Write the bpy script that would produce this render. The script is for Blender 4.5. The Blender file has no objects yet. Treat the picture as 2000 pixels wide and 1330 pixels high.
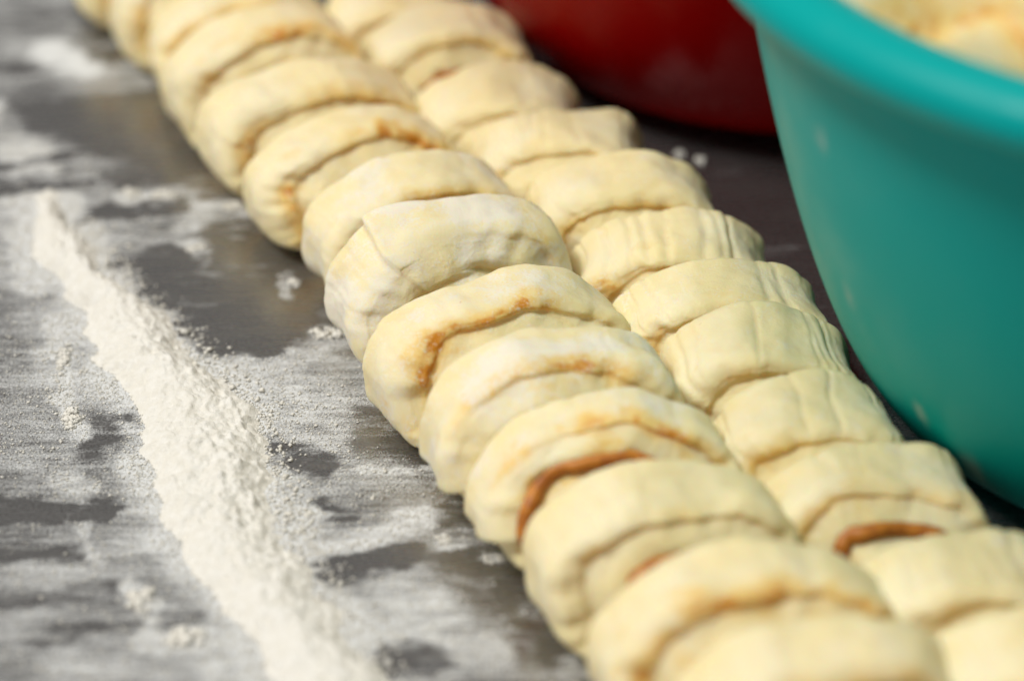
import bpy, math
import numpy as np
from mathutils import Vector

# ------------------------------------------------------------------ camera, world, light, exposure
scene = bpy.context.scene
col = scene.collection
PITCH, DIST = math.radians(32.6), 0.625
cam_data = bpy.data.cameras.new("camera")
cam = bpy.data.objects.new("camera", cam_data)
col.objects.link(cam)
cam.location = (0, -DIST * math.cos(PITCH), DIST * math.sin(PITCH))
cam.rotation_euler = (math.pi / 2 - PITCH, 0, 0)
cam_data.sensor_width = 23.5
cam_data.lens = 60.0
cam_data.clip_start = 0.01
cam_data.clip_end = 50
cam_data.dof.use_dof = True
cam_data.dof.focus_distance = 0.594
cam_data.dof.aperture_fstop = 3.6
scene.camera = cam

world = bpy.data.worlds.new("World")
scene.world = world
world.use_nodes = True
bg = world.node_tree.nodes["Background"]
bg.inputs[0].default_value = (1.0, 0.97, 0.92, 1)
bg.inputs[1].default_value = 0.23


def area_lamp(name, loc, target, size, watts, colour):
    d = bpy.data.lights.new(name, 'AREA')
    d.shape = 'DISK'
    d.size = size
    d.energy = watts
    d.color = colour
    o = bpy.data.objects.new(name, d)
    col.objects.link(o)
    o.location = loc
    o.rotation_euler = (Vector(target) - Vector(loc)).to_track_quat('-Z', 'Y').to_euler()
    return o


area_lamp("ceiling_lamp", (-1.05, -0.40, 1.85), (0, 0, 0), 0.52, 37.0, (1.0, 0.96, 0.89))
area_lamp("ceiling_lamp_far", (-0.10, 0.10, 2.1), (0, 0, 0), 0.45, 8.0, (1.0, 0.96, 0.88))

scene.view_settings.view_transform = 'Standard'
scene.view_settings.look = 'None'
scene.view_settings.exposure = 0.06
scene.view_settings.gamma = 1.0
scene.view_settings.use_curve_mapping = False

MM = 0.001
PI = math.pi


# ------------------------------------------------------------------ helpers
class Noise:
    """Seeded gradient noise on arrays."""
    def __init__(self, seed):
        r = np.random.default_rng(seed)
        self.p = np.tile(r.permutation(256), 3)
        g = r.normal(size=(256, 3))
        self.g = g / np.linalg.norm(g, axis=1)[:, None]

    def __call__(self, x, y, z):
        x, y, z = np.broadcast_arrays(np.asarray(x, float), np.asarray(y, float), np.asarray(z, float))
        xi, yi, zi = np.floor(x).astype(int), np.floor(y).astype(int), np.floor(z).astype(int)
        xf, yf, zf = x - xi, y - yi, z - zi
        u, v, w = [t * t * t * (t * (t * 6 - 15) + 10) for t in (xf, yf, zf)]
        xi &= 255; yi &= 255; zi &= 255
        p, g = self.p, self.g
        out = 0
        for i in (0, 1):
            for j in (0, 1):
                for k in (0, 1):
                    h = p[p[p[xi + i] + yi + j] + zi + k]
                    gr = g[h]
                    d = gr[..., 0] * (xf - i) + gr[..., 1] * (yf - j) + gr[..., 2] * (zf - k)
                    out = out + d * (u if i else 1 - u) * (v if j else 1 - v) * (w if k else 1 - w)
        return out * 1.5

    def fbm(self, x, y, z, n=3):
        o, a, f = 0, 1.0, 1.0
        for _ in range(n):
            o = o + a * self(x * f + 7.1 * f, y * f + 3.3, z * f)
            a *= .5
            f *= 2.03
        return o


def smooth(a, b, x):
    t = np.clip((x - a) / (b - a), 0, 1)
    return t * t * (3 - 2 * t)


def mesh_obj(name, verts, quads, mat, parent=None, attrs=None, shade=True, tris=None):
    """One mesh object from numpy arrays (verts in millimetres)."""
    me = bpy.data.meshes.new(name)
    v = np.asarray(verts, np.float32).reshape(-1, 3) * MM
    q = np.asarray(quads, np.int32).reshape(-1, 4) if quads is not None and len(quads) else np.zeros((0, 4), np.int32)
    t = np.asarray(tris, np.int32).reshape(-1, 3) if tris is not None and len(tris) else np.zeros((0, 3), np.int32)
    me.vertices.add(len(v))
    me.vertices.foreach_set("co", v.ravel())
    me.loops.add(q.size + t.size)
    me.loops.foreach_set("vertex_index", np.concatenate([q.ravel(), t.ravel()]))
    me.polygons.add(len(q) + len(t))
    st = np.concatenate([np.arange(len(q)) * 4, q.size + np.arange(len(t)) * 3]).astype(np.int32)
    me.polygons.foreach_set("loop_start", st)
    me.update(calc_edges=True)
    me.validate()
    if shade:
        me.polygons.foreach_set("use_smooth", np.ones(len(me.polygons), bool))
    for k, a in (attrs or {}).items():
        at = me.attributes.new(k, 'FLOAT', 'POINT')
        at.data.foreach_set("value", np.asarray(a, np.float32).ravel())
    me.materials.append(mat)
    o = bpy.data.objects.new(name, me)
    col.objects.link(o)
    if parent is not None:
        o.parent = parent
    return o


def grid_quads(nu, nv, wrap_u=False):
    """nv rows by nu columns, index = row*nu + column."""
    iu = np.arange(nu if wrap_u else nu - 1)
    iv = np.arange(nv - 1)
    a = (iv[:, None] * nu + iu[None, :])
    b = (iv[:, None] * nu + (iu[None, :] + 1) % nu)
    return np.stack([a, b, b + nu, a + nu], -1).reshape(-1, 4)


def empty(name, loc, rot=(0, 0, 0)):
    o = bpy.data.objects.new(name, None)
    col.objects.link(o)
    o.location = loc
    o.rotation_euler = rot
    o.empty_display_size = .01
    return o


def tag(o, label, cat, group=None, kind=None):
    if label: o["label"] = label
    if cat: o["category"] = cat
    if group: o["group"] = group
    if kind: o["kind"] = kind
    return o


# ------------------------------------------------------------------ materials
class NT:
    def __init__(self, name):
        self.m = bpy.data.materials.new(name)
        self.m.use_nodes = True
        self.t = self.m.node_tree
        self.n = self.t.nodes
        self.bsdf = self.n["Principled BSDF"]
        self.out = self.n["Material Output"]

    def node(self, typ, **kw):
        n = self.n.new(typ)
        for k, v in kw.items():
            setattr(n, k, v)
        return n

    def link(self, a, b):
        self.t.links.new(a, b)

    def setv(self, sock, v):
        if hasattr(v, "is_output"):
            self.link(v, sock)
        else:
            sock.default_value = v

    def coord(self, scale=(1, 1, 1), rot=(0, 0, 0), world=False):
        c = self.node("ShaderNodeTexCoord")
        mp = self.node("ShaderNodeMapping")
        if world:
            ge = self.node("ShaderNodeNewGeometry")
            self.link(ge.outputs["Position"], mp.inputs[0])
        else:
            self.link(c.outputs["Object"], mp.inputs[0])
        mp.inputs["Scale"].default_value = scale
        mp.inputs["Rotation"].default_value = rot
        return mp.outputs[0]

    def noise(self, vec, scale, detail=3, rough=.55, dist=0):
        n = self.node("ShaderNodeTexNoise")
        self.link(vec, n.inputs["Vector"])
        n.inputs["Scale"].default_value = scale
        n.inputs["Detail"].default_value = detail
        n.inputs["Roughness"].default_value = rough
        n.inputs["Distortion"].default_value = dist
        return n.outputs["Fac"]

    def math(self, op, a, b=0.0, c=0.0, clamp=False):
        n = self.node("ShaderNodeMath", operation=op, use_clamp=clamp)
        self.setv(n.inputs[0], a); self.setv(n.inputs[1], b)
        if op in ('MULTIPLY_ADD', 'SMOOTH_MIN', 'SMOOTH_MAX', 'WRAP'):
            self.setv(n.inputs[2], c)
        return n.outputs[0]

    def ramp(self, fac, lo, hi, a=0.0, b=1.0):
        n = self.node("ShaderNodeMapRange", interpolation_type='SMOOTHSTEP')
        self.link(fac, n.inputs[0])
        n.inputs[1].default_value = lo; n.inputs[2].default_value = hi
        n.inputs[3].default_value = a; n.inputs[4].default_value = b
        return n.outputs[0]

    def mix(self, fac, a, b):
        n = self.node("ShaderNodeMix", data_type='RGBA')
        self.setv(n.inputs[0], fac)
        self.setv(n.inputs[6], a if hasattr(a, "is_output") else (*a, 1))
        self.setv(n.inputs[7], b if hasattr(b, "is_output") else (*b, 1))
        return n.outputs[2]

    def attr(self, name):
        n = self.node("ShaderNodeAttribute", attribute_name=name)
        return n.outputs["Fac"]

    def bump(self, height, dist, strength=1.0, prev=None):
        n = self.node("ShaderNodeBump")
        n.inputs["Strength"].default_value = strength
        n.inputs["Distance"].default_value = dist
        self.link(height, n.inputs["Height"])
        if prev is not None:
            self.link(prev, n.inputs["Normal"])
        return n.outputs[0]

    def p(self, **kw):
        for k, v in kw.items():
            s = self.bsdf.inputs[k.replace("_", " ")]
            if isinstance(v, tuple) and len(v) == 3 and s.type == 'RGBA':
                v = (*v, 1)
            self.setv(s, v)
        return self


FLOUR = (0.81, 0.765, 0.655)


def dough_material():
    t = NT("dough")
    v = t.coord()
    big = t.noise(v, 55, 3)
    mid = t.noise(v, 260, 4, .6)
    fine = t.noise(v, 1500, 3, .6)
    base = t.mix(t.ramp(big, .32, .68), (0.83, 0.71, 0.395), (0.84, 0.765, 0.525))
    base = t.mix(t.math('MULTIPLY', t.ramp(mid, .56, .72), .4), base, (0.79, 0.61, 0.26))
    # orange where filling soaks through, golden for painted crease shade; read from the mesh
    st = t.attr("stain_shade")
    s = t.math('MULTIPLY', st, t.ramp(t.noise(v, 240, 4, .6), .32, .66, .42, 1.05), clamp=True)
    base = t.mix(t.ramp(s, .0, .45, 0, .8), base, (0.80, 0.545, 0.16))  # wide golden tint imitates warm bounce light in the creases
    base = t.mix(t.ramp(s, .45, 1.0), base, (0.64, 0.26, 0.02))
    # tiny brown specks
    base = t.mix(t.math('MULTIPLY', t.ramp(t.noise(v, 620, 2), .745, .80), .5), base, (0.50, 0.25, 0.06))
    fl = t.attr("flour")
    g = t.math('ADD', t.math('MULTIPLY', t.math('SUBTRACT', fine, .5), 2.4),
               t.math('MULTIPLY', t.math('SUBTRACT', mid, .5), 2.2))
    f = t.ramp(t.math('ADD', fl, g), .15, 1.05, 0, .88)
    base = t.mix(f, base, FLOUR)
    t.p(Base_Color=base, Roughness=t.math('MULTIPLY_ADD', f, .3, .55), Specular_IOR_Level=.28)
    t.p(Subsurface_Weight=.45, Subsurface_Radius=(1.0, .55, .22), Subsurface_Scale=.006)
    cut = t.attr("cut")
    pores = t.math('MULTIPLY', t.math('ADD', .35, t.math('MULTIPLY', cut, .8)), t.noise(v, 700, 4, .7, .5))
    h = t.math('ADD', t.math('ADD', t.math('MULTIPLY', mid, .8), t.math('MULTIPLY', fine, .35)), pores)
    t.p(Normal=t.bump(h, .0008, .36))
    return t.m


def filling_material():
    t = NT("filling")
    v = t.coord()
    n = t.noise(v, 420, 4)
    c = t.mix(t.ramp(n, .35, .65), (0.36, 0.11, 0.012), (0.54, 0.20, 0.02))
    t.p(Base_Color=c, Roughness=.5, Normal=t.bump(n, .0005, .4))
    return t.m


def flour_material():
    t = NT("flour")
    v = t.coord()
    n1 = t.noise(v, 380, 5, .65)
    n2 = t.noise(v, 1900, 3, .7)
    c = t.mix(t.ramp(n1, .35, .7), (0.76, 0.74, 0.68), (0.81, 0.80, 0.765))
    h = t.math('ADD', t.math('MULTIPLY', n1, .8), t.math('MULTIPLY', n2, .35))
    t.p(Base_Color=c, Roughness=1.0, Specular_IOR_Level=.1, Normal=t.bump(h, .0012, .6))
    return t.m


def metal_flour_material():
    """Dull steel with smeared flour; the thickness of the flour film is the mesh's own attribute."""
    t = NT("steel_with_flour")
    fm = t.attr("flour")
    along = t.coord(scale=(1, 1, 1), rot=(0, 0, -.22))
    streak = t.coord(scale=(.16, 1, 1), rot=(0, 0, -.22))
    s1 = t.noise(streak, 190, 5, .6, .4)
    s2 = t.noise(streak, 620, 4, .6)
    sm = t.noise(along, 95, 4, .6, .6)
    gr = t.noise(along, 1700, 2, .7)
    gr2 = t.noise(along, 3300, 1, .5)
    v = t.math('ADD', fm, t.math('MULTIPLY', t.math('SUBTRACT', s1, .5), .95))
    v = t.math('ADD', v, t.math('MULTIPLY', t.math('SUBTRACT', s2, .5), .85))
    v = t.math('ADD', v, t.math('MULTIPLY', t.math('SUBTRACT', sm, .5), .75))
    film = t.ramp(v, .08, 1.25, .05, .93)
    # granular: the film breaks into specks where it is thin
    gsum = t.math('ADD', t.math('MULTIPLY', t.math('SUBTRACT', gr, .5), 3.4),
                  t.math('MULTIPLY', t.math('SUBTRACT', gr2, .5), 1.2))
    k = t.math('MULTIPLY', t.math('MULTIPLY', film, t.math('SUBTRACT', 1.0, film)), 2.2)
    cover = t.math('ADD', film, t.math('MULTIPLY', gsum, k), clamp=True)
    rough = t.ramp(t.noise(streak, 300, 4), .3, .7, .20, .33)
    met = t.bsdf
    t.p(Base_Color=(0.29, 0.28, 0.28), Metallic=1.0, Roughness=rough)
    t.p(Normal=t.bump(t.math('ADD', s2, t.math('MULTIPLY', sm, 1.5)), .0004, .25))
    dif = t.node("ShaderNodeBsdfPrincipled")
    dif.inputs["Base Color"].default_value = (0.73, 0.75, 0.765, 1)
    dif.inputs["Roughness"].default_value = 1
    dif.inputs["Specular IOR Level"].default_value = .05
    t.link(t.bump(t.math('ADD', cover, t.math('MULTIPLY', gr, .5)), .0005, .5), dif.inputs["Normal"])
    mx = t.node("ShaderNodeMixShader")
    t.link(cover, mx.inputs[0])
    t.link(met.outputs[0], mx.inputs[1])
    t.link(dif.outputs[0], mx.inputs[2])
    t.link(mx.outputs[0], t.out.inputs[0])
    return t.m


def plastic_material(name, colour, rough, dust, spec=.12):
    t = NT(name)
    v = t.coord()
    d = t.attr("dust")
    n = t.noise(v, 900, 3, .7)
    n2 = t.noise(v, 60, 4, .6)
    f = t.ramp(t.math('ADD', d, t.math('ADD', t.math('MULTIPLY', t.math('SUBTRACT', n, .5), .9),
                                       t.math('MULTIPLY', t.math('SUBTRACT', n2, .5), .9))), .25, 1.2, 0, dust)
    c = t.mix(f, colour, (.62, .60, .53))
    r = t.math('ADD', t.math('MULTIPLY', f, .5), t.ramp(n2, .3, .7, rough - .05, rough + .07))
    t.p(Base_Color=c, Roughness=r, Specular_IOR_Level=spec, Normal=t.bump(n, .0002, .12))
    return t.m


M_DOUGH = dough_material()
M_FILL = filling_material()
M_FLOUR = flour_material()
M_TABLE = metal_flour_material()
M_TEAL = plastic_material("teal_plastic", (0.0, 0.34, 0.335), .40, .40)
M_RED = plastic_material("red_enamel", (0.30, 0.0006, 0.001), .25, .05, .07)

# ------------------------------------------------------------------ the table top with its film of flour (mm)
STROKES = [
(-89,15,-49,39,15.4,-0.75),(-70,3,-39,15,10.0,-0.60),(-69,47,-53,58,10.6,-0.45),(-76,3,-54,6,6.7,-0.40),(-40,-90,-24,-85,4.4,-0.85),(-53,-44,-43,-52,5.4,-0.75),(-42,-67,-36,-69,3.0,-0.45),(-114,-69,-88,-66,3.3,-0.80),(-112,-85,-92,-83,2.6,-0.50),(-93,-46,-85,-40,7.0,-0.40),(-93,-38,-87,-29,6.3,-0.30),(-136,111,-95,120,10.5,-0.75),(-111,99,-80,93,9.3,-0.45),(-118,152,-105,154,4.4,-0.60),(-150,147,-138,145,4.9,-0.50),(-139,83,-117,92,2.6,-0.80),(-137,72,-112,76,1.8,-0.60),(-110,59,-88,67,3.9,-0.70),(-104,81,-93,85,5.5,-0.45),(-97,34,-86,39,5.2,-0.50),(-90,85,-75,71,5.5,-0.45),(-26,-121,-16,-118,4.9,-0.70),(-8,-91,6,-111,8.6,-0.55),(-33,-36,-12,-42,7.8,-0.35),(-13,-67,-4,-71,6.0,-0.45),(-22,-87,-11,-84,3.7,-0.30),(-126,179,-119,169,6.1,-0.50),(-46,-12,-36,-21,6.5,-0.20),(-106,-101,-83,-98,2.9,-0.30),(-97,-114,-85,-111,2.5,-0.25),(-73,-6,-54,-1,3.0,-0.40),
(-135,156,-122,146,6,0.80),(-145,117,-129,90,6.6,0.80),(-138,81,-120,82,2.2,0.45),(-102,71,-90,70,2.5,0.70),(-83,43,-77,43,2.4,0.70),(-54,28,-54,23,2.4,0.80),(-83,9,-68,6,2.7,0.55),(-49,6,-37,2,2.7,0.80),(-39,-84,-22,-71,3.8,0.50),(-35,-56,-10,-50,0.9,0.55),(-16,-78,-12,-80,1.8,0.60),(-8,-86,-2,-86,1.8,0.70),(-22,-104,-5,-109,9.9,0.45),(-78,-96,-74,-104,2.9,0.70),(-73,-111,-62,-113,3.9,0.60),(-110,10,-103,-21,2.3,0.60),(-103,-25,-98,-40,2.5,0.60),(-111,-8,-103,-17,4.9,0.30),(-72,-14,-36,-17,11.3,0.25),(-67,-29,-42,-42,9.4,0.25),(-76,68,-68,63,2.9,0.60),(-42,-27,-33,-25,4.8,0.20),(-40,-61,-27,-56,4.6,0.20),(-100,-56,-94,-58,3.1,0.40),(-94,-69,-89,-87,2.4,0.35),(-46,-69,-43,-69,1.5,0.60),(-57,-124,-45,-126,8.2,0.40),(-53,-8,-41,-6,3.3,0.30),(2,-101,6,-104,2.1,0.50),(-11,-94,-4,-96,2.0,0.50),(-82,55,-77,66,5.4,0.35),(-124,55,-118,25,5.2,0.50)]
# left and right foot of the flour ridge
RIDGE = np.array([(-136, 106, -124, 106), (-131.7, 84.8, -121.8, 84.8), (-125.9, 65.5, -113.6, 65.5), (-119.5, 39.5, -103.4, 39.5), (-106.2, 15.1, -87.4, 15.1),
                  (-98.1, -7.9, -72.7, -7.9), (-87.0, -29.5, -58.8, -29.5), (-82.2, -49.8, -53.7, -49.8), (-76.6, -69.0, -48.8, -69.0),
                  (-67.0, -87.2, -42.1, -87.2), (-57.8, -104.4, -33.7, -104.4), (-46.8, -125.5, -25.9, -125.5), (-38.5, -143.8, -16.8, -143.8),
                  (-30, -163, -8, -163)], float)
NZ = Noise(3)


def ridge_lr(y):
    ys = RIDGE[::-1, 1]
    return np.interp(y, ys, RIDGE[::-1, 0]), np.interp(y, ys, RIDGE[::-1, 2])


def film(X, Y):
    wx = X + 3.6 * NZ(X / 13, Y / 13, 1.5) + 2.2 * NZ.fbm(X / 4, Y / 4, 9.5, 2)
    wy = Y + 3.6 * NZ(X / 13, Y / 13, 5.5) + 2.2 * NZ.fbm(X / 4, Y / 4, 2.5, 2)
    f = .50 + .20 * NZ.fbm(X / 40, Y / 18, 0.3, 3)
    f = f - .55 * smooth(-5, 30, X - (-10 - .45 * Y))       # little flour on the far side of the rolls
    er = .75 + .9 * NZ.fbm(X / 6 + 31, Y / 2.6, 3.9, 3)
    for x0, y0, x1, y1, w, v in STROKES:
        v = v * np.clip(er, .45, 1.3) * (1.25 if v < 0 else 1.1)
        dx, dy = x1 - x0, y1 - y0
        l2 = dx * dx + dy * dy + 1e-6
        s = np.clip(((wx - x0) * dx + (wy - y0) * dy) / l2, 0, 1)
        # foreshortened hand strokes are longer away from the viewer
        d = np.hypot(wx - x0 - s * dx, (wy - y0 - s * dy) * .75)
        f = f + v * (1 - smooth(.4 * w, 1.2 * w, d))
    l, r = ridge_lr(Y)
    edge = np.maximum((l - wx) * .6, wx - r)
    f = f + (.85 * (1 - smooth(-3, 5.5, edge)) + .10 * (1 - smooth(0, 30, edge))) * smooth(80, 66, Y)
    return np.clip(f, -.5, 1.6)


def axis_coords(lo, hi, step, far_lo, far_hi):
    return np.concatenate([np.linspace(far_lo, lo, 12, endpoint=False), np.arange(lo, hi, step), np.linspace(hi, far_hi, 12)])


tx = axis_coords(-170, 130, 1.0, -700, 700)
ty = axis_coords(-175, 215, 1.0, -700, 900)
TX, TY = np.meshgrid(tx, ty)
FV = film(TX, TY)
tab = mesh_obj("table_top", np.stack([TX, TY, 0 * TX], -1), grid_quads(len(tx), len(ty)), M_TABLE, attrs={"flour": FV})
tag(tab, "dull steel table top smeared and dusted with flour", "table", kind="structure")

# ------------------------------------------------------------------ the ridge of flour
gy = np.arange(-160, 74, .5)
gs = np.linspace(-.35, 1.35, 100)
l, r = ridge_lr(gy)
l = l + 3.2 * NZ(gy / 9, 0.2, 4.4) + 1.0 * NZ(gy / 3, 0.2, 8.4)
r = r - 3.5 + 4.0 * NZ(gy / 11, 5.2, 4.4) + 1.5 * NZ(gy / 3.2, 7.2, 8.4)
GX = l[:, None] + gs[None, :] * (r - l)[:, None]
GY = np.repeat(gy[:, None], len(gs), 1)
S = gs[None, :] + 0 * GX
prof = np.clip(1 - np.abs((S - .55) / .56) ** 2.0, -1.2, 1)
amp = 4.4 + 1.8 * NZ(GX * 0 + 1.1, GY / 28, 1.7)
amp = amp * smooth(70, 58, GY) * .98
hgt = amp * np.where(prof > 0, np.clip(prof, 0, 1) ** 1.25, prof * .8) - .1
inside = smooth(-.15, .35, prof)
wx_, wy_ = GX + 1.5 * NZ(GX / 6, GY / 6, 3.1), GY + 1.5 * NZ(GX / 6, GY / 6, 6.1)
hgt = hgt + inside * (1.1 * NZ.fbm(GX / 9, GY / 14, 2.2, 3) + .55 * NZ.fbm(wx_ / 2.2, wy_ / 2.2, 7.7, 3))
lump = np.maximum(0, NZ.fbm(GX / 2.6, GY / 2.6, 12.2, 3) - .12)
rightside = smooth(.35, .75, S) * smooth(1.25, .95, S) * smooth(-100, -70, GY)
hgt = hgt + lump * (.35 + 1.5 * rightside) * smooth(-.3, .3, prof)
hgt = hgt + .35 * inside * NZ(GX / .9, GY / .9, 4.2)
ridge = mesh_obj("flour_ridge", np.stack([GX, GY, hgt], -1), grid_quads(len(gs), len(gy)), M_FLOUR)
tag(ridge, "long heaped ridge of white flour running beside the left row of rolls", "flour", kind="stuff")

# ------------------------------------------------------------------ crumbs and specks of flour
rng = np.random.default_rng(11)


def icolump(seed, n=10, m=8, squash=.7, rough=.35):
    nz = Noise(seed)
    th = np.linspace(0, 2 * PI, n, endpoint=False)
    ph = np.linspace(.12, PI - .12, m)
    T, Q = np.meshgrid(th, ph)
    x, y, z = np.cos(T) * np.sin(Q), np.sin(T) * np.sin(Q), np.cos(Q)
    k = 1 + rough * nz.fbm(x * 1.4 + 3, y * 1.4, z * 1.4, 2)
    v = np.stack([x * k, y * k, z * k * squash], -1)
    q = grid_quads(n, m, True)
    return v.reshape(-1, 3), q


OCT_V = np.array([(1, 0, 0), (-1, 0, 0), (0, 1, 0), (0, -1, 0), (0, 0, 1), (0, 0, -1)], float)
OCT_T = np.array([(0, 2, 4), (2, 1, 4), (1, 3, 4), (3, 0, 4), (2, 0, 5), (1, 2, 5), (3, 1, 5), (0, 3, 5)])


def specks(name, pts, sizes, label):
    n = len(pts)
    s = sizes[:, None, None] * rng.uniform(.35, 1.5, (n, 6, 1))
    v = OCT_V[None] * s
    a = rng.uniform(0, 2 * PI, n)
    c, sn = np.cos(a)[:, None], np.sin(a)[:, None]
    x = v[..., 0] * c - v[..., 1] * sn
    y = v[..., 0] * sn + v[..., 1] * c
    v = np.stack([x, y, v[..., 2] * .7], -1) + np.concatenate([pts, sizes[:, None] * .4], 1)[:, None, :]
    t = OCT_T[None] + (np.arange(n) * 6)[:, None, None]
    o = mesh_obj(name, v, None, M_FLOUR, tris=t)
    return tag(o, label, "flour", kind="stuff")


cand = np.stack([rng.uniform(-150, 40, 420000), rng.uniform(-140, 120, 420000)], -1)
fc = film(cand[:, 0], cand[:, 1])
left_of_rolls = cand[:, 0] < (-26 - .49 * cand[:, 1])
keep = (rng.uniform(0, 1, len(cand)) < np.clip(fc - .22, 0, 1) ** 1.5 * .8) & left_of_rolls
pts = cand[keep]
specks("flour_specks", pts, np.clip(rng.lognormal(-1.9, .5, len(pts)), .07, .5),
       "fine specks of flour scattered over the steel between ridge and rolls")

# coarser crumbs that rolled off the ridge, mostly along its right foot
cy = rng.uniform(-140, 58, 2200)
_, rr = ridge_lr(cy)
cx = rr + rng.normal(-1.0, 3.2, len(cy)) + np.abs(rng.normal(0, 1.8, len(cy)))
specks("flour_crumbs", np.stack([cx, cy], -1), np.clip(rng.lognormal(-1.25, .5, len(cy)), .15, 1.0),
       "coarse crumbs of flour fallen along the right foot of the flour ridge")

CLUMPS = [
 (-43, 2.5, 7.5, 3.4, 2.2, "white clump of flour touching the middle rolls of the left row"),
 (-100, 71, 3.4, 3.0, 1.6, "left one of two blurred flour clumps on a dark steel patch"),
 (-91, 70, 4.2, 3.0, 1.6, "right one of two blurred flour clumps on a dark steel patch"),
 (-79.5, 43, 3.8, 2.2, 1.6, "small flour clump on bare steel right of the ridge's upper end"),
 (-54, 26, 2.0, 2.4, 1.4, "tiny flour clump alone on the olive brown steel patch"),
 (-3.5, -86, 3.6, 1.9, 1.2, "flat flour clump beside the third roll from the front"),
 (-14.5, -79, 2.4, 2.2, 1.3, "small flour clump left of the fourth roll from the front"),
 (-44, -70, 1.4, 1.4, 1.2, "round pea of flour at the ridge's right foot"),
 (-71, 64, 6.5, 3.5, 1.8, "blurred flour clump tucked against the left row further back"),
 (45, 92.5, 2.2, 2.6, .9, "left of two faint flour blots before the red bowl"),
 (50.5, 89, 2.2, 2.2, 1.1, "right brighter of two flour blots before the red bowl"),
 (-77, -99, 4.0, 6.5, 1.4, "blurred upright flour clump at the bottom left of the ridge"),
 (-66, -112, 6.5, 4.0, 1.4, "blurred broad flour clump at the bottom left corner side"),
 (-106, -9, 2.2, 13, .9, "thin upright streak of piled flour left of the ridge"),
 (-100.5, -33, 2.6, 7.5, .9, "short upright streak of piled flour left of the ridge, lower down"),
]
for i, (x, y, sx, sy, sz, lab) in enumerate(CLUMPS):
    vs, qs, off = [], [], 0
    k = 12 + int(sx * sy * .8)
    for j in range(k):
        v, q = icolump(100 + i * 20 + j % 9, 14, 10, .75, .9)
        a, rd = rng.uniform(0, 2 * PI), rng.uniform(0, 1) ** .6
        s = rng.uniform(.2, .7) ** 1.3 * min(sx, sy, 3.0) * .75 * (1.15 - .6 * rd)
        s = max(s, .3)
        v = v * s * np.array([1, 1, min(1, sz / (s * .9))])
        v = v + np.array([rd * sx * math.cos(a) * .75, rd * sy * math.sin(a) * .75, s * .3 * min(1, sz / s)])
        vs.append(v); qs.append(q + off); off += len(v)
    v = np.concatenate(vs)
    v[:, 2] = np.maximum(v[:, 2], -.1)
    o = mesh_obj("flour_clump", v, np.concatenate(qs), M_FLOUR)
    o.location = (x * MM, y * MM, 0)
    tag(o, lab, "flour", "clumps of flour on the table")


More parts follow.
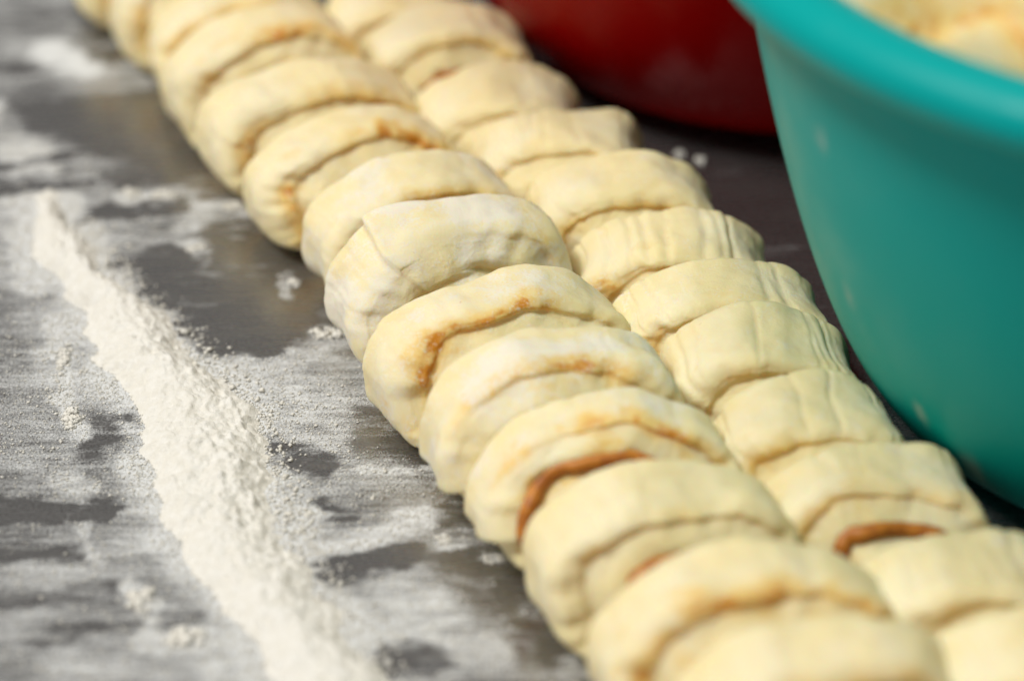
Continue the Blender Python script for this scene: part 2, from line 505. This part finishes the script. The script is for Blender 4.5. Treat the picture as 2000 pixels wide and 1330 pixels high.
# ------------------------------------------------------------------ slices of filled dough roll
def slice_mesh(seed, half, height, thick, tau=.46, seam=-1.9, tele=7.0, groove=4.5, edge=7.0, back=5.0,
               folds=0.0, stain_shade=.6, flour=.3, droop=2.0, flat=2.25, fill_r=1.3, wob=1.0, seam_step=1.2, spin=1, swell=.5, wedge=0.0, smears=()):
    """One slice. x across, -y forward along the log, z up; bottom at z=0. Returns dough and filling meshes."""
    nz = Noise(seed)
    rg = np.random.default_rng(seed)
    NT_ = 200
    th = np.linspace(0, 2 * PI, NT_, endpoint=False)
    # profile from the back centre over the outside to the front centre
    rb = np.linspace(.0, .80, 7, endpoint=False)
    pb = np.stack([rb, .30 * tele * (1 - rb)], -1)
    a = np.linspace(0, PI / 2, 12, endpoint=False)
    er = back / (half * .85)
    pbe = np.stack([1 - er + er * np.sin(a), back * (1 - np.cos(a))], -1)
    pbe[:, 0] = np.maximum(pbe[:, 0], .80)
    sl = np.linspace(0, 1, 24, endpoint=False)
    ps = np.stack([1 + 0 * sl, back + (thick - edge - back) * sl], -1)
    a = np.linspace(0, PI / 2, 18, endpoint=False)
    ef = edge / (half * .85)
    pfe = np.stack([1 - ef * .8 + ef * .8 * np.cos(a), thick - edge + edge * np.sin(a)], -1)
    rf = np.linspace(1 - ef * .8, 0.0, 58)
    pf = np.stack([rf, thick + 0 * rf], -1)
    pr = np.concatenate([pb, pbe, ps, pfe, pf])
    nv = len(pr)
    front = np.concatenate([np.zeros(nv - len(pf)), np.ones(len(pf))])
    R0 = np.repeat(pr[:, :1], NT_, 1)
    Fw = np.repeat(pr[:, 1:], NT_, 1)
    T = np.repeat(th[None, :], nv, 0)
    # spiral of the rolled sheet
    turn = ((spin * (T - seam)) % (2 * PI)) / (2 * PI)
    q = (1 - R0) / tau + 0 * T
    # grooves at 1-R = tau*(k + turn)
    kk = q - turn
    near = np.round(kk)
    near = np.where(near < 0, 0, near)
    dgr = np.abs(kk - near) * tau                  # distance to nearest groove in fractions of the radius
    rk = 1 - tau * (near + turn)                   # radius of that groove
    wobg = .03 * nz(np.cos(T) * 2, np.sin(T) * 2, near * 3.1)
    dgr = np.abs((kk - near) * tau + wobg)
    infront = smooth(thick - edge, thick, Fw)
    ok = smooth(1.0, .90, rk) * (rk > .06)
    gmod = .10 + 1.0 * smooth(-.3, .4, nz(np.cos(T) * 1.6 + 5, np.sin(T) * 1.6, near * 2.3 + seed))
    wg = np.where(near < .5, .15, .07)
    g = np.exp(-(dgr / wg) ** 1.6) * ok * infront * gmod * np.where(near < .5, .55, 1.0)
    layer = np.clip((kk - np.floor(kk)), 0, 1)
    inner = kk > 0
    Fw = Fw + infront * (tele * (1 - R0) ** 1.1 * 1.0 - groove * g)
    # each inner layer starts set back under the one around it
    Fw = Fw - infront * np.where(inner, (1 - smooth(0, .75, layer)) * groove * .7 * smooth(-.02, .22, layer), 0) * smooth(1.0, .9, 1 - tau * (np.floor(kk) + turn)) * (1 - smooth(.0, .25, .16 - R0))
    Fw = Fw + .9 * wob * infront * smooth(.6, .9, R0) * nz(np.cos(T) * 5 + seed, np.sin(T) * 5, 6.6)
    # outside shape
    R = R0 * (1 - .02 * np.cos(2 * PI * (Fw / thick - .5)))
    ct, st = np.cos(T), np.sin(T)
    up = st > 0
    zc = height * .44
    e = 2.0 / flat
    ex = np.sign(ct) * np.abs(ct) ** e
    ez = np.sign(st) * np.abs(st) ** np.where(up, e, .62)
    bell = 1 + .05 * nz(T * 0 + 2.2, Fw / 12, 1.0)
    X = half * R * ex * bell
    Z = zc + np.where(up, height - zc, zc) * R * ez
    # seam: the sheet's loose edge stands a little proud
    dt = (T - seam + PI) % (2 * PI) - PI
    step = smooth(-.022, .022, spin * dt) * np.exp(-np.clip(spin * dt, 0, 9) / .6)
    grow = 1 + seam_step / half * step * (R0 > .6)
    X = X * grow
    Z = zc + (Z - zc) * grow
    # the knife drags the skin down over the front
    dr = droop * smooth(thick * .35, thick + 2, Fw) * np.clip((Z - zc) / (height - zc), 0, 1)
    Z = Z - dr
    # wrinkles along the log
    if folds:
        fsum = 0
        for _ in range(11):
            t0 = rg.uniform(-.1, PI + .1)
            w = rg.uniform(.018, .05)
            A = rg.uniform(.3, 1.0) * folds * (.3 + .7 * float(smooth(.25, .9, t0)))
            drift = rg.uniform(-.10, .10)
            fsum = fsum + A * np.exp(-((T - t0 - drift * (Fw / thick - .5) - .03 * nz(Fw / 6, t0 * 9, 2.)) / w) ** 2)
        fsum = fsum - .35 * folds * nz(T * 3.2, Fw / 60, 3.3)
        out = smooth(.75, .98, R0)
        X = X - fsum * ct * out
        Z = Z - fsum * st * out
    Fs = Fw * (1 + swell * np.clip(1 - Z / height, 0, 1) + wedge * X / half)
    Y = -(Fs - 11.0)
    # hand-made unevenness
    s = 1 / 17.0
    sd = seed * 1.7
    ax = wob * 2.1
    X = X + ax * nz(X * s + sd, Y * s, Z * s)
    Y = Y + ax * .8 * nz(X * s, Y * s + sd, Z * s + 4)
    Z2 = Z + ax * nz(X * s + 9, Y * s, Z * s + sd) * smooth(0, 14, Z)
    s2 = 1 / 5.5
    d2 = .45 * wob * nz(X * s2, Y * s2 + sd, Z2 * s2)
    s3 = 1 / 1.9
    d2 = d2 + .12 * wob * nz(X * s3, Y * s3, Z2 * s3 + sd)
    X = X + d2 * ct * R0
    Z = Z2 + d2 * st * R0
    Y = Y - d2 * front[:, None] * 1.0
    Z = np.maximum(Z, 0) + .0
    # attributes
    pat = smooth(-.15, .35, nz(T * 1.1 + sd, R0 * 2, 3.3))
    stn_shade = stain_shade * np.exp(-np.maximum(dgr - .025, 0) / .065) * infront * ok * (.3 + 1.1 * pat)  # groove tint: filling soak plus painted-in warm crease shade
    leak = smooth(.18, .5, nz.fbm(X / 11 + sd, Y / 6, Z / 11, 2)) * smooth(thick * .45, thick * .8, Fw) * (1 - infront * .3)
    stn_shade = np.clip(stn_shade + stain_shade * .4 * leak, 0, 1)
    side_ = (kk - near) * tau                      # negative on the lip side of the groove
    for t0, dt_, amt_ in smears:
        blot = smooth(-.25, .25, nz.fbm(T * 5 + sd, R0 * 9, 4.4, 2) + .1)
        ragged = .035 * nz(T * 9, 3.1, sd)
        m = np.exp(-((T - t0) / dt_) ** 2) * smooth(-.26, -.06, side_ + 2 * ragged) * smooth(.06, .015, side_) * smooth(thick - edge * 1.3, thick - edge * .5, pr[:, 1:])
        stn_shade = stn_shade + .7 * amt_ * m * (.4 + .8 * blot)
    stn_shade = np.clip(stn_shade, 0, 1)
    flr = flour * (.35 + 1.1 * smooth(-.25, .45, nz.fbm(X / 16 + 5, Y / 16, Z / 16 + sd, 2)))
    flr = flr * (1 - .45 * infront) * (1 - g)
    V = np.stack([X, Y, Z], -1)
    qd = grid_quads(NT_, nv, True)[:, ::-1]
    # filling: a lumpy ribbon in the spiral groove
    turns = np.linspace(.16, (1 - .12) / tau, 220)
    tt = seam + spin * 2 * PI * turns
    rr_ = 1 - tau * turns
    jv = np.interp(rr_, rf[::-1], np.arange(len(rf))[::-1]) + (nv - len(pf))
    j0 = np.clip(np.floor(jv).astype(int), 0, nv - 2)
    fr = jv - j0
    ti = ((tt % (2 * PI)) / (2 * PI) * NT_)
    i0 = np.floor(ti).astype(int) % NT_
    fi = ti - np.floor(ti)
    i1 = (i0 + 1) % NT_
    P = ((V[j0, i0] * (1 - fi)[:, None] + V[j0, i1] * fi[:, None]) * (1 - fr)[:, None] +
         (V[j0 + 1, i0] * (1 - fi)[:, None] + V[j0 + 1, i1] * fi[:, None]) * fr[:, None])
    amt = smooth(.75, 1.15, turns) * .97 + .03
    rad = fill_r * amt * (.9 + .5 * nz(turns * 5, sd, 3.3)).clip(.3, 1.5)
    P[:, 1] -= .25 * rad - .5
    rad = rad * smooth(0, .05, turns - turns[0]) * smooth(0, .05, turns[-1] - turns) + .02
    d = np.gradient(P, axis=0)
    d /= np.linalg.norm(d, axis=1)[:, None] + 1e-9
    n1 = np.cross(d, np.array([0, 1., 0]))
    n1 /= np.linalg.norm(n1, axis=1)[:, None] + 1e-9
    n2 = np.cross(d, n1)
    na = 9
    aa = np.linspace(0, 2 * PI, na, endpoint=False)
    lum = 1 + .08 * nz(np.repeat(turns[:, None] * 30, na, 1), np.cos(aa)[None] + sd, np.sin(aa)[None])
    W = P[:, None, :] + (rad[:, None] * lum)[..., None] * (np.cos(aa)[None, :, None] * n1[:, None, :] + np.sin(aa)[None, :, None] * n2[:, None, :])
    W[..., 2] = np.maximum(W[..., 2], .2)
    qf = grid_quads(na, len(turns), True)
    return (V.reshape(-1, 3), qd, {"stain_shade": stn_shade, "flour": flr, "cut": smooth(thick - edge * .4, thick, pr[:, 1:]) * smooth(.95, .78, R0)}), (W.reshape(-1, 3), qf)


def roll_slice(x, y, width, yaw, label, group, lean=0.0, roll=0.0, z=0.0, height=34.0, thick=23.0, **kw):
    root = empty("dough_roll_slice", (x * MM, y * MM, z * MM), (math.radians(lean), math.radians(roll), math.radians(yaw)))
    (v, q, at), (w, qf) = slice_mesh(half=width / 2, height=height, thick=thick, **kw)
    # lift so the leaning slice still stands on the table
    if z == 0:
        cl, sl_ = math.cos(math.radians(lean)), math.sin(math.radians(lean))
        cr, sr = math.cos(math.radians(roll)), math.sin(math.radians(roll))
        zz = -sr * v[:, 0] + cr * (v[:, 1] * sl_ + v[:, 2] * cl)
        root.location.z = -float(np.percentile(zz, .6)) * MM
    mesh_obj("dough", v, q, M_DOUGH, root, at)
    mesh_obj("filling", w, qf, M_FILL, root)
    tag(root, label, "dough roll", group)
    return root


G1, G2 = "slices of the left dough roll", "slices of the right dough roll"
# x, y, width, yaw, label, options: left row from the front of the picture to the back
LEFT = [
 (57.2, -155.9, 57, 12, "frontmost slice of the left row, mostly cut off by the bottom edge", dict(flour=.1, stain_shade=.5)),
 (45.3, -134.7, 59, 13, "blurred slice second from the front in the left row, orange smear on its lip", dict(flour=.08, stain_shade=.7, lean=-3, smears=((1.85, .2, 1.2), (1.4, .15, .6)))),
 (30.2, -105.5, 54, 15.7, "smooth slice third from the front in the left row, dark red filling peeping below", dict(flour=.08, stain_shade=.35, fill_r=1.9, lean=-4)),
 (21.4, -83.5, 54.5, 9, "slice in the left row showing a long red brown filling arc and loose edge", dict(flour=.42, stain_shade=.9, tele=6, tau=.33, fill_r=1.9, lean=-9, seam=3.3, seam_step=3.6, smears=((1.62, .22, 1.1), (2.5, .3, .5)), spin=-1, thick=13.0, swell=.8)),
 (10.7, -58.4, 55, 16.6, "floury slice in the left row with an orange spot and loose left corner", dict(flour=.68, stain_shade=.7, seam=3.35, seam_step=3.6, smears=((1.42, .14, 1.3), (1.7, .25, .6)), spin=-1, lean=-5)),
 (-2.5, -31.2, 60, 21.2, "broad slice in the left row with a ragged orange smear on its lip", dict(flour=.42, stain_shade=.8, lean=-4, smears=((1.38, .2, 1.3), (2.2, .3, .6)))),
 (-14.0, -1.3, 57, 22.2, "flour caked cracked slice in the middle of the left row", dict(flour=1.05, stain_shade=.25, seam=2.15, seam_step=3.2, spin=-1, fill_r=.3, droop=3, height=35)),
 (-24.0, 27.6, 54.5, 25.7, "slice in the left row just behind the flour caked cracked one", dict(flour=.46, stain_shade=.4)),
 (-39.4, 54.8, 55.5, 24.1, "blurred slice in the left row with an orange line and dark filling at left", dict(flour=.22, stain_shade=.7, smears=((1.3, .3, 1.1),), fill_r=1.6, lean=-5, thick=15.5)),
 (-53.7, 81.1, 57, 21.7, "blurred slice in the left row fifth from the far end in view", dict(flour=.15, stain_shade=.6)),
 (-66.7, 109.3, 54, 21.7, "blurred slice in the left row with an orange streak along its lip, far back", dict(flour=.12, stain_shade=.6, smears=((1.3, .25, 1.3),))),
 (-75.9, 132.0, 51, 15.0, "pale blurred slice in the left row third from the far end", dict(flour=.15, stain_shade=.5)),
 (-89.3, 155.3, 51, 19.3, "blurred slice in the left row touching the top edge of the picture", dict(flour=.15, stain_shade=.5)),
 (-104.5, 179.4, 52, 23.9, "farthest slice of the left row, in the top left of the picture", dict(flour=.15, stain_shade=.8)),
]
for i, (x, y, w, yaw, lab, kw) in enumerate(LEFT):
    kw = dict(kw)
    kw.setdefault("height", (33.5 if i < 7 else 30.5) + 1.2 * math.sin(i * 2.1))
    kw.setdefault("thick", 16.0)
    kw.setdefault("lean", 2.5 * math.sin(i * 3.7))
    kw.setdefault("roll", 2.5 * math.sin(i * 2.9 + 1))
    kw.setdefault("tele", 5.0)
    kw.setdefault("groove", 2.0)
    kw.setdefault("edge", 4.6)
    kw.setdefault("tau", .42)
    kw.setdefault("swell", .66)
    kw.setdefault("seam", -.8 + .35 * math.sin(i * 1.3))
    kw.setdefault("folds", .22)
    roll_slice(x, y, w, yaw, lab, G1, seed=21 + i, **kw)

RIGHT = [
 (98.0, -141.0, 48, 15, "frontmost slice of the right row, in the bottom right corner", dict()),
 (88.5, -114.5, 47, 14.5, "blurred slice second from the front in the right row, cut by the right edge", dict()),
 (72.9, -84.5, 45.5, 13, "wide slice in the right row showing red brown filling beside the teal bowl's foot", dict(tele=5, tau=.37, fill_r=1.9, stain_shade=.5, thick=16.5, swell=.6, lean=-5, seam=-.9)),
 (61.9, -59.4, 38.5, 13, "ribbed slice in the right row squeezed between left row and teal bowl", dict(folds=.7)),
 (53.4, -32.5, 42, 12, "large ribbed slice in the right row with a shadowed crescent below its lip", dict(folds=.6)),
 (46.8, -9.4, 48, 14, "slice in the right row with its cut face turned open and ribbed top", dict(folds=.7, tele=7, thick=19)),
 (36.5, 17.0, 48, 12, "ribbed slice in the right row with an orange brown spot at its lower left", dict(folds=.7, stain_shade=.6, smears=((2.45, .15, 1.5),))),
 (24.9, 42.7, 46, 12, "ribbed slice in the right row beside the bare dark table", dict(folds=.5)),
 (11.1, 67.6, 46, 11, "blurred slice in the right row with a white flour dot on top", dict(folds=.35)),
 (-4.5, 94.3, 43, 11, "blurred slice in the right row nearest the red bowl's foot", dict(folds=.3)),
 (-18.8, 121.8, 44, 12, "tall blurred slice in the right row against the red bowl", dict(folds=.25, height=31)),
 (-32.5, 149.0, 43, 14, "blurred slice in the right row cut by the top edge of the picture", dict(folds=.25)),
]
for i, (x, y, w, yaw, lab, kw) in enumerate(RIGHT, 1):
    kw = dict(kw)
    kw.setdefault("height", (28.5 if i < 7 else 26.5) + 1.0 * math.sin(i * 1.7))
    kw.setdefault("thick", 21.5)
    kw.setdefault("groove", 2.0)
    kw.setdefault("swell", .22)
    kw.setdefault("wedge", .14)
    kw.setdefault("lean", 2.0 * math.sin(i * 2.7))
    kw.setdefault("roll", 2.0 * math.sin(i * 4.1))
    kw.setdefault("tau", .42)
    kw.setdefault("folds", .55)
    kw.setdefault("stain_shade", .4)
    kw.setdefault("flour", .14)
    kw.setdefault("tele", 6.0)
    kw.setdefault("flat", 2.15)
    kw.setdefault("edge", 4.0)
    kw.setdefault("back", 3.2)
    kw.setdefault("seam", -1.0 + .5 * math.sin(i * 2.3))
    roll_slice(x + 1.5, y - 7.5, w, yaw - 5, lab, G2, seed=71 + i, **kw)


# ------------------------------------------------------------------ bowls
def revolve(name, prof, mat, parent, n=160, dust=None):
    pr = np.asarray(prof, float)
    th = np.linspace(0, 2 * PI, n, endpoint=False)
    X = pr[:, :1] * np.cos(th)
    Y = pr[:, :1] * np.sin(th)
    Z = np.repeat(pr[:, 1:], n, 1)
    d = np.zeros_like(X) if dust is None else dust(np.repeat(th[None], len(pr), 0), Z)
    return mesh_obj(name, np.stack([X, Y, Z], -1), grid_quads(n, len(pr), True), mat, parent, {"dust": d})


def rounded(cx, cz, rx, rz, a0, a1, n):
    a = np.radians(np.linspace(a0, a1, n))
    return [(cx + rx * math.cos(t), cz + rz * math.sin(t)) for t in a]


# teal mixing bowl
TB = empty("mixing_bowl", (0.1515, -0.030, 0.0))
Hh, Rw, rbase, ex = 121.0, 105.5, 47.0, .40


def teal_dust(T, Z):
    dtheta = (T - math.radians(185) + PI) % (2 * PI) - PI
    rim = np.exp(-((Z - 104) / 9) ** 2) * .45
    side = .32 * np.exp(-(dtheta / .35) ** 2)
    low = .45 * np.exp(-((Z - 22) / 10) ** 2)
    blots = 0
    for t0, z0, w in ((204, 92, 2.6), (203, 52, 3.0), (222, 18, 4), (236, 60, 2.2), (214, 30, 3)):
        d = ((T - math.radians(t0) + PI) % (2 * PI) - PI) * 90
        blots = blots + np.exp(-((d / w) ** 2 + ((Z - z0) / (w * 1.7)) ** 2))
    return -.28 + rim * np.exp(-(dtheta / .8) ** 2) + side + low * .6 + blots * 1.2


t = np.linspace(0, 1, 46)
outer = [(0, 2.5), (rbase - 8, 2.5), (rbase - 6, .3), (rbase - 2, .2), (rbase - .3, 1.2)] + [(rbase + (Rw - rbase) * k ** ex, 1.8 + (Hh - 1.8) * k) for k in t[1:]]
inner = [(max(rbase - 3 + (Rw - rbase) * k ** ex, 0), 5 + (Hh - 5) * k) for k in t[::-1]] + [(0, 4.5)]
revolve("wall", outer + [(Rw + .3, Hh + 1.5), (Rw - 2.7, Hh + 1.5)] + inner, M_TEAL, TB, dust=teal_dust)
# rolled rim: flat wide lip turned outwards and down
rim = rounded(Rw + 1.8, Hh + 1.2, 7.4, 6.4, -60, 200, 30) + [(Rw - 4, Hh - 1.5), (Rw - 1.5, Hh - 3.0), (Rw + .6, Hh - 3.2)] + [(Rw + 2.5, Hh - .6), (Rw + 4.2, Hh - 4.2), (Rw + 5.5, Hh - 4.34)]
revolve("rim", rim, M_TEAL, TB, dust=lambda T, Z: 0 * T + .12)
tag(TB, "large teal plastic mixing bowl with a wide rolled rim, full of dough", "bowl")

# dough in the teal bowl: one folded mass resting inside
nzb = Noise(77)
nt, nr = 220, 120
th = np.linspace(0, 2 * PI, nt, endpoint=False)
rad_top = np.linspace(0, 93, 80)
TH, RT = np.meshgrid(th, rad_top)
bx, by = RT * np.cos(TH), RT * np.sin(TH)
ca, sa = math.cos(math.radians(38)), math.sin(math.radians(38))
u_, v_ = bx * ca + by * sa, bx * sa + by * ca
u2 = u_ + 5 * nzb(bx / 40, by / 40, 1.1)
cell = (u2 / 15) % 1
ridge_ = 1 - np.abs(2 * cell - 1) ** 3.2
zt = 121 + 17 * np.sqrt(np.clip(1 - (RT / 99) ** 2, 0, 1)) + 10 * (ridge_ - .7) + 6 * nzb.fbm(bx / 22, by / 26, 3.3, 3) + .5 * nzb.fbm(bx / 6, by / 6, 5.3, 2)
zt = zt * (1 - smooth(88, 93, RT)) + (114) * smooth(88, 93, RT)
rows = [np.stack([bx, by, zt], -1)]
for k in np.linspace(.88, .02, 30):
    rr2 = rbase - 4 + (Rw - rbase) * k ** ex - 1.0
    rr2 = min(rr2, 96)
    zz2 = 6.5 + (Hh - 5) * k
    rows.append(np.stack([rr2 * np.cos(th), rr2 * np.sin(th), zz2 + 0 * th], -1)[None])
rows.append(np.stack([0 * th, 0 * th, 6 + 0 * th], -1)[None])
V = np.concatenate(rows, 0)
stn_shade = np.zeros(V.shape[:2]); stn_shade[:80] = .9 * np.exp(-((1 - np.abs(2 * cell - 1)) / .30) ** 2)  # fold valleys coloured golden orange in place of crease shade
flr = np.full(V.shape[:2], .15)
bd = mesh_obj("dough_mass", V, grid_quads(nt, V.shape[0], True)[:, ::-1], M_DOUGH, None, {"stain_shade": stn_shade, "flour": flr})
bd.location = (0.1515, -0.030, 0.0)
tag(bd, "pale folded dough heaped inside the teal bowl", "dough")

# red bowl behind
RB = empty("mixing_bowl", (0.082, 0.175, 0.0))
H2, R2, b2 = 98.0, 128.0, 82.0
b2f, b2 = b2, b2 - 16
foot = [(b2 - 6, .2), (b2 - 1, .2), (b2, 1.2), (b2 + .3, 4.6), (b2 - 2, 5.5), (b2 - 7, 5.2), (b2 - 7.5, 1.2), (b2 - 6, .2)]
revolve("foot_ring", foot, M_RED, RB)
b2 = b2f
o2 = [(0, 4.0), (b2 - 12, 4.0), (b2 - 6, 4.4)] + [(b2 - 3 + (R2 - b2) * k ** .62, 4.6 + (H2 - 4.6) * k) for k in np.linspace(.01, 1, 40)]
i2 = [(x - 2.5, z + 2.5) for x, z in o2[::-1][:-1]]
i2[0] = (i2[0][0], H2)
revolve("wall", o2 + i2 + [(0, 8.5)], M_RED, RB)
revolve("rim", rounded(b2 - 3 + (R2 - b2) + 2, H2 + 1, 5, 4, -180, 180, 24), M_RED, RB)
tag(RB, "dark red glossy mixing bowl standing behind the right row of rolls", "bowl")
